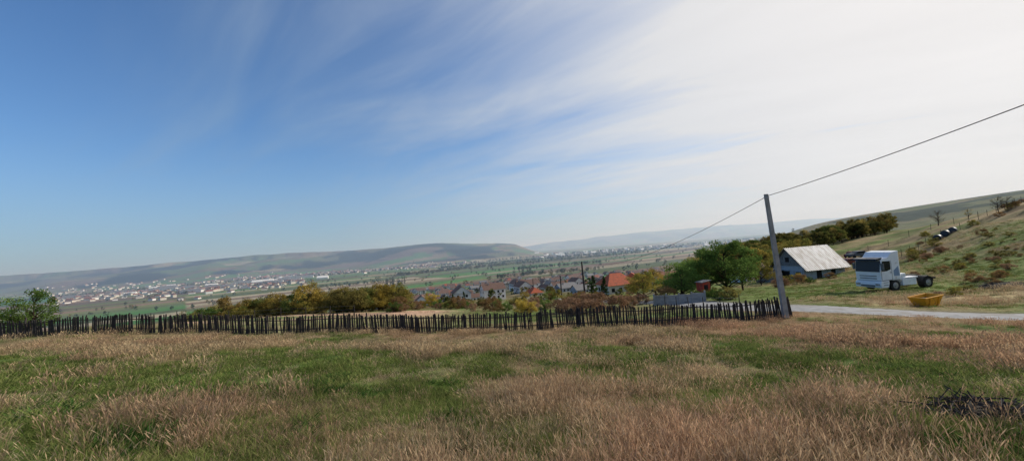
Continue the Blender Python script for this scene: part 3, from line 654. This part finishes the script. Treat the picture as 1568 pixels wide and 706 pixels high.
b=MB(); sl=(hr_-hw)/W
def roofslab(sy,ye):
    y1=sy*ye; z1=hr_-ye*sl; b.poly([(-.5,0,hr_),(L_+.4,0,hr_),(L_+.4,y1,z1),(-.5,y1,z1),(-.5,0,hr_+.07),(L_+.4,0,hr_+.07),(L_+.4,y1,z1+.07),(-.5,y1,z1+.07)],[(4,5,6,7),(0,3,2,1),(2,3,7,6),(1,2,6,5),(3,0,4,7)])
roofslab(-1,3.9); roofslab(1,3.4); b.build('roof',[M_CORR],br)
b=MB(); b.box((-.03,.6,.75),(.06,1.7,2.1)); b.box((-.03,-1.9,1.3),(.06,.8,.8)); b.box((-.05,0,3.8),(.05,.7,.8)); b.box((3,-W-.02,1.0),(1.0,.06,2.0)); b.box((6,-W-.02,1.4),(.9,.06,.7)); b.build('doors_and_windows',[M_DARK],br)
b=MB(); b.box((-.06,.6,1.86),(.08,1.9,.1)); b.box((-.06,-1.9,1.76),(.08,1.0,.08)); b.box((-.06,-1.9,.86),(.08,1.0,.08)); b.box((-.03,0,2.8),(.12,6.0,.12)); b.build('trim',[M_BOARD],br)
b=MB(); b.box((-1.5,2.6,.5),(2.6,3.2,2.2)); b.build('lean_to',[M_BOARD],br)
b=MB(); b.box((-1.5,2.6,1.8),(3.0,3.6,.08),rot=(0,-.12,0)); b.build('lean_to_roof',[M_ROOFG],br)

# ------------------------------------------------------------------ houses
def house_mesh(name,L,W,h,rh,wall,roof,hip=0,annex=True):
    b=MB(); W2=W/2;L2=L/2
    b.box((0,0,h/2-1),(L,W,h+2),0)
    if hip<.1: b.poly([(-L2,-W2,h),(-L2,W2,h),(-L2,0,h+rh),(L2,-W2,h),(L2,W2,h),(L2,0,h+rh)],[(0,2,1),(3,4,5)],0)
    o=.45; zz=h-.15; E=[(-L2-o,-W2-o,zz),(L2+o,-W2-o,zz),(L2+o,W2+o,zz),(-L2-o,W2+o,zz),(-L2-o+hip,0,h+rh+.1),(L2+o-hip,0,h+rh+.1)]
    b.poly(E,[(0,1,5,4),(2,3,4,5)]+([(1,2,5),(3,0,4)] if hip>.1 else [])+[(0,3,2,1)],1)
    nst=max(1,int(h//2.6))
    for f in range(nst):
        for k in range(int(L//2.6)):
            x=-L2+1.5+k*2.6
            if x>L2-1: break
            for sy in(-1,1): b.box((x,sy*(W2+.01),1.5+f*2.7),(1.1,.06,1.2),2)
        for sx in(-1,1):
            for y in(-W/4,W/4): b.box((sx*(L2+.01),y,1.5+f*2.7),(.06,1.0,1.2),2)
    b.box((L*.2,W*.12,h+rh*.9),(.5,.5,1.3),3)
    if annex: b.box((L2+1.6,-W*.1,1.0),(3.2,W*.6,3),0); b.poly([(L2,-W*.45,2.6),(L2+3.5,-W*.45,2.3),(L2+3.5,W*.25,2.3),(L2,W*.25,2.6),(L2,-W*.1,3.7),(L2+3.5,-W*.1,3.5)],[(0,1,5,4),(2,3,4,5),(1,2,5)],1)
    o=b.build(name,[wall,roof,M_DARK,M_CONC],link=False); return o.data
HM=[house_mesh('house_mesh_a',11,8,3.2,3.2,M_PLAST,M_ROOFB),house_mesh('house_mesh_b',10,9,3.2,3.0,M_PLASW,M_ROOFR,3),house_mesh('house_mesh_c',12,8,5.6,3.0,M_PLASW,M_ROOFB,0,False),house_mesh('house_mesh_d',9,7,2.9,3.0,M_PLAST,M_ROOFR),house_mesh('house_mesh_e',12,7,3,2.6,M_WALLB,M_ROOFG),house_mesh('house_mesh_f',10,9,3.1,3.3,M_PLAST,M_ROOFO,3.4),house_mesh('house_mesh_g',14,6,3,2.4,M_PLASW,M_ROOFB)]
def puth(x,y,rz,i,s=1,name='village_house'):
    o=bpy.data.objects.new(name,HM[i]); COL.objects.link(o); o.location=(x,y,H(x,y)-.1); o.rotation_euler=(0,0,rz); o.scale=(s,s,s)
rv=random.Random(12); placed=[]; tries=0
while len(placed)<230 and tries<9000:
    tries+=1; y=175*math.exp(rv.random()*1.3); t=rv.uniform(-.25,.33)
    if y>330: t=rv.uniform(-.42,.36)
    x=t*y
    if any(math.hypot(x-a,y-b)<15 for a,b in placed): continue
    placed.append((x,y)); puth(x,y,math.radians(rv.choice([20,110,25,105,200])+rv.uniform(-8,8)),rv.choice([0,0,1,2,2,3,4,6,6,0,4,2]+([5] if rv.random()<.3 else [])),rv.uniform(.62,.92))
puth(*at(.245,128),.25,5,.95,'red_roof_house'); puth(*at(.285,140),1.3,5,.85,'red_roof_house'); puth(*at(.37,105),.3,3,.7,'red_roof_house')
puth(*at(.585,80),.35,6,.62,'white_house'); puth(*at(.62,92),.2,4,.6,'small_house')

e=empty('concrete_panel_wall',(0,0,0)); b=MB(); c=MB(); P=[np.array(at(.335,45.5))+ (np.array(at(.46,44.0))-np.array(at(.335,45.5)))*k/4 for k in range(5)]
for p,q in zip(P[:-1],P[1:]):
    z=(H(*p)+H(*q))/2; mid=(p+q)/2; a=math.atan2(q[1]-p[1],q[0]-p[0]); b.box((mid[0],mid[1],z+.45),(np.linalg.norm(q-p)-.06,.07,1.3),rot=(0,0,a))
for p in P: c.box((p[0],p[1],H(*p)+.5),(.14,.14,1.55))
b.build('panels',[M_CONC],e); c.build('posts',[M_CONC],e)
x,y=at(.458,50); rs=empty('red_shed',(x,y,H(x,y)),.3); b=MB(); b.box((0,0,.85),(1.1,1.1,1.9)); b.build('walls',[M_RED],rs); b=MB(); b.prism([(-.7,1.8),(.7,1.98),(.7,2.04),(-.7,1.86)],-.65,.65); b.build('roof',[M_ROOFG],rs); b=MB(); b.box((-.1,-.56,.8),(.55,.04,1.45)); b.build('door',[M_DARK],rs)
put('shrub',*at(.435,48.5),.55,idx=3); put('shrub',*at(.475,49),.5,idx=0)

def car(x,y,rz,mat,name='scrap_car'):
    e=empty(name,(x,y,H(x,y)+.02),rz); b=MB(); b.prism([(-2.1,.35),(-2.15,.75),(-1.9,.95),(-1.1,1.0),(-.55,1.42),(.75,1.45),(1.35,1.02),(2.05,.95),(2.15,.6),(2.1,.35)],-.82,.82); b.build('body',[mat],e,.06)
    b=MB()
    for sy in(-1,1): b.prism([(-.95,1.0),(-.5,1.34),(.7,1.37),(1.15,1.0)],sy*.81,sy*.83)
    b.box((-.84,0,1.21),(.02,1.35,.42),rot=(0,.9,0)); b.build('windows',[M_GLASS],e)
    b=MB()
    for wx in(-1.35,1.3):
        for sy in(-1,1): b.tube((wx,sy*.66,.32),(wx,sy*.86,.32),.32,.32,16)
    b.build('wheels',[M_BLACK],e)
car(*at(.815,86),.3,M_MAROON); car(*at(.845,89),-.1,M_GREYP); car(*at(.83,94),.5,M_MAROON)
for k in range(3):
    x,y=at(1.045+.019*k,78+.5*k); e=empty('wrapped_bale',(x,y,H(x,y)+.55),.4+.1*k); b=MB(); b.tube((-.6,0,0),(.6,0,0),.62,.62,22); b.build('wrapped_roll',[M_WRAP],e,.12)
    b=MB(); b.tube((-.3,0,0),(-.27,0,0),.625,.625,22,cap=False); b.tube((.27,0,0),(.3,0,0),.625,.625,22,cap=False); b.build('straps',[M_STEEL],e)

def brush(name,x,y,R,n,h,mat):
    e=empty(name,(x,y,H(x,y))); b=MB(); q=random.Random(9)
    for k in range(n):
        a=q.uniform(0,6.28); r_=R*math.sqrt(q.random()); p=Vector((math.cos(a)*r_,math.sin(a)*r_,q.uniform(0,h)*(1-r_/R*.7))); d_=Vector((q.gauss(0,1),q.gauss(0,1),q.gauss(0,.25))).normalized()*q.uniform(.12,.35)*R*1.2
        b.tube(p-d_,p+d_,.010,.005,4,cap=False)
    b.build('twigs',[mat],e)
    b=MB(); n_=14
    ring=[(math.cos(2*math.pi*k/n_)*R*.85*q.uniform(.8,1.1),math.sin(2*math.pi*k/n_)*R*.7*q.uniform(.8,1.1),-.03) for k in range(n_)]; rg2=[(a*.5,b_*.5,h*.55*q.uniform(.7,1.1)) for a,b_,_ in ring]
    b.poly(ring+rg2+[(0,0,h*.6)],[(k,(k+1)%n_,n_+(k+1)%n_,n_+k) for k in range(n_)]+[(n_+k,n_+(k+1)%n_,2*n_) for k in range(n_)]); b.build('soil_heap',[solid('dark_soil',(.035,.028,.02),1,.4,20,bump=1)],e)
brush('brush_pile',*at(1.13,5.6),.7,320,.26,M_WOOD); brush('brush_pile',*at(1.2,33),2.2,120,.5,M_BARK)
for k,(t,y,s_) in enumerate([(-.075,3.35,.05),(-.06,3.45,.04),(.2,3.5,.055),(.22,3.4,.035),(.17,3.55,.03),(-.09,3.4,.03),(.9,4.6,.05)]):
    bm=bmesh.new(); bmesh.ops.create_icosphere(bm,subdivisions=2,radius=s_)
    for v in bm.verts: v.co*=random.uniform(.75,1.15); v.co.z*=.6
    me=bpy.data.meshes.new('stone'); bm.to_mesh(me); bm.free(); me.materials.append(M_STONE); o=bpy.data.objects.new('stone',me); COL.objects.link(o); x,y=at(t,y); o.location=(x,y,H(x,y)+s_*.5)

# ------------------------------------------------------------------ distant town (one object)
b=MB(); q=random.Random(21)
def dt_(t,y,L,W,h,mi,ri):
    x,y=at(t,y); z=H(x,y); a=q.uniform(0,3.14) if L<30 else .3; M=Matrix.Translation((x,y,z-1))@Matrix.Rotation(a,4,'Z')
    b.box((0,0,h/2),(L,W,h),mi,M); rh=W*.3
    b.poly([(-L/2-.4,-W/2-.4,h),(L/2+.4,-W/2-.4,h),(L/2+.4,W/2+.4,h),(-L/2-.4,W/2+.4,h),(-L/2,0,h+rh),(L/2,0,h+rh)],[(0,1,5,4),(2,3,4,5),(1,2,5),(3,0,4)],ri,M)
for k in range(420): dt_(q.uniform(-1.15,-.52),q.gauss(1500,200),q.uniform(9,18),q.uniform(8,12),q.uniform(4,8),q.choice([0,0,1]),q.choice([2,2,3,4]))
for k in range(260): dt_(q.uniform(-.62,-.12),q.gauss(2350,170),q.uniform(9,20),q.uniform(8,12),q.uniform(4,9),q.choice([0,1]),q.choice([2,3,4]))
for k in range(180): dt_(q.uniform(-1.2,-.5),q.uniform(2100,2800),q.uniform(9,22),q.uniform(8,14),q.uniform(4,9),q.choice([0,1]),q.choice([2,3,4]))
for k in range(28): dt_(q.uniform(-1.1,-.45),q.gauss(1650,150),q.uniform(35,80),q.uniform(15,25),q.uniform(6,9),1,q.choice([4,1]))
for k in range(140): dt_(q.uniform(.05,.6),q.uniform(2300,3600),q.uniform(12,40),q.uniform(10,20),q.uniform(5,9),q.choice([0,1]),q.choice([2,4,1]))
b.build('distant_town',[M_PLAST,M_PLASW,M_ROOFB,M_ROOFR,M_ROOFG])

# ------------------------------------------------------------------ haze volume in the valley
hz=MB(); hz.box((0,15000+170,20),(60000,30000,340)); ho=hz.build('valley_haze',[])
m,nt,o=newmat('haze'); vsn=N(nt,'ShaderNodeVolumeScatter'); vsn.inputs['Color'].default_value=(.54,.74,1.0,1); vsn.inputs['Density'].default_value=.00019; vsn.inputs['Anisotropy'].default_value=.2
nt.links.new(vsn.outputs[0],o.inputs['Volume']); ho.data.materials.append(m)

# ------------------------------------------------------------------ sky and sun
w=bpy.data.worlds.new('World'); scene.world=w; w.use_nodes=True; nt=w.node_tree
for n_ in list(nt.nodes): nt.nodes.remove(n_)
out=N(nt,'ShaderNodeOutputWorld'); sky=N(nt,'ShaderNodeTexSky',sky_type='NISHITA'); sky.sun_disc=False; sky.sun_elevation=SUN_EL; sky.sun_rotation=SUN_AZ
sky.air_density=1.0; sky.dust_density=.6; sky.ozone_density=2.5
tint=N(nt,'ShaderNodeMix',data_type='RGBA',blend_type='MULTIPLY'); tint.inputs[0].default_value=1; tint.inputs[7].default_value=(.70,.98,1.25,1); nt.links.new(sky.outputs[0],tint.inputs[6])
bg1=N(nt,'ShaderNodeBackground'); bg1.inputs[1].default_value=.112; nt.links.new(tint.outputs[2],bg1.inputs[0])
tc=N(nt,'ShaderNodeTexCoord'); sp=N(nt,'ShaderNodeSeparateXYZ'); nt.links.new(tc.outputs['Generated'],sp.inputs[0])
def MA(op,a,b=None,c=None,clamp=False):
    n=N(nt,'ShaderNodeMath',operation=op); n.use_clamp=clamp
    for i_,v in enumerate((a,b,c)):
        if v is None: continue
        if isinstance(v,(int,float)): n.inputs[i_].default_value=v
        else: nt.links.new(v,n.inputs[i_])
    return n.outputs[0]
zc=MA('MAXIMUM',sp.outputs[2],0.0); zz=MA('ADD',zc,.14)
cx=MA('DIVIDE',sp.outputs[0],zz); cy=MA('DIVIDE',sp.outputs[1],zz)
def cloudnoise(bearing,su,sw_,scale,det,dist,off):
    a=math.radians(bearing); dx,dy=math.sin(a),math.cos(a)
    u=MA('MULTIPLY',MA('ADD',MA('MULTIPLY',cx,dx),MA('MULTIPLY',cy,dy)),su); v=MA('MULTIPLY',MA('ADD',MA('MULTIPLY',cx,dy),MA('MULTIPLY',cy,-dx)),sw_)
    cm=N(nt,'ShaderNodeCombineXYZ'); nt.links.new(u,cm.inputs[0]); nt.links.new(v,cm.inputs[1]); cm.inputs[2].default_value=off
    n=N(nt,'ShaderNodeTexNoise'); n.inputs['Scale'].default_value=scale; n.inputs['Detail'].default_value=det; n.inputs['Roughness'].default_value=.56; n.inputs['Distortion'].default_value=dist
    nt.links.new(cm.outputs[0],n.inputs['Vector']); return n.outputs['Fac']
nA_=cloudnoise(-66,.36,1.0,1.3,8,.6,1.4); nB_=cloudnoise(-52,.28,1.0,3.2,9,.9,3.3); nC_=cloudnoise(-80,.6,.9,.6,3,.2,7.1)
sdir=Vector((math.sin(SUN_AZ)*math.cos(SUN_EL),math.cos(SUN_AZ)*math.cos(SUN_EL),math.sin(SUN_EL)))
vd=N(nt,'ShaderNodeVectorMath',operation='DOT_PRODUCT'); nt.links.new(tc.outputs['Generated'],vd.inputs[0]); vd.inputs[1].default_value=sdir
dot=vd.outputs['Value']
def MR(v,a,b,c,d,smooth=True):
    n=N(nt,'ShaderNodeMapRange'); n.interpolation_type='SMOOTHSTEP' if smooth else 'LINEAR'
    for k_,x_ in zip(('From Min','From Max','To Min','To Max'),(a,b,c,d)): n.inputs[k_].default_value=x_
    nt.links.new(v,n.inputs['Value']); return n.outputs[0]
near=MR(dot,-.3,1.0,0,1,False)
cov=MA('ADD',MA('MULTIPLY',nA_,.55),MA('ADD',MA('MULTIPLY',nB_,.26),MA('MULTIPLY',nC_,.25)))   # mean ~.53
cov=MA('ADD',cov,MA('MULTIPLY',near,.34))
cl=MR(cov,.53,.98,0,.85)
hzn=MR(sp.outputs[2],0.0,.26,.62,0)
fac=MA('SUBTRACT',1.0,MA('MULTIPLY',MA('SUBTRACT',1.0,cl),MA('SUBTRACT',1.0,hzn)))
fac=MA('ADD',fac,MA('MULTIPLY',MR(dot,.35,.98,0,1),.45),clamp=True); fac=MA('MINIMUM',fac,.96)
cc=N(nt,'ShaderNodeMix',data_type='RGBA'); cc.inputs[6].default_value=(.31,.43,.57,1); cc.inputs[7].default_value=(.94,.90,.865,1); nt.links.new(MR(dot,-.05,.96,0,1,False),cc.inputs[0])
bg2=N(nt,'ShaderNodeBackground'); nt.links.new(cc.outputs[2],bg2.inputs[0]); nt.links.new(MR(cov,.6,1.05,.90,1.05,False),bg2.inputs[1])
ms=N(nt,'ShaderNodeMixShader'); nt.links.new(fac,ms.inputs[0]); nt.links.new(bg1.outputs[0],ms.inputs[1]); nt.links.new(bg2.outputs[0],ms.inputs[2]); nt.links.new(ms.outputs[0],out.inputs[0])
sl_=bpy.data.lights.new('sun','SUN'); sl_.energy=4.5; sl_.angle=math.radians(.6); sl_.color=(1,.94,.84)
so=bpy.data.objects.new('sun',sl_); COL.objects.link(so); so.rotation_euler=sdir.to_track_quat('Z','Y').to_euler()

# ------------------------------------------------------------------ camera
cd=bpy.data.cameras.new('camera'); cam=bpy.data.objects.new('camera',cd); COL.objects.link(cam); scene.camera=cam
cd.sensor_width=36; cd.lens=14.23; cd.clip_start=.05; cd.clip_end=60000
cam.location=(0,0,0); cam.rotation_euler=(Matrix.Rotation(math.radians(92.7),3,'X')@Matrix.Rotation(math.radians(-4.2),3,'Z')).to_euler()
print('objects',len(bpy.data.objects),'grass',len(PX))
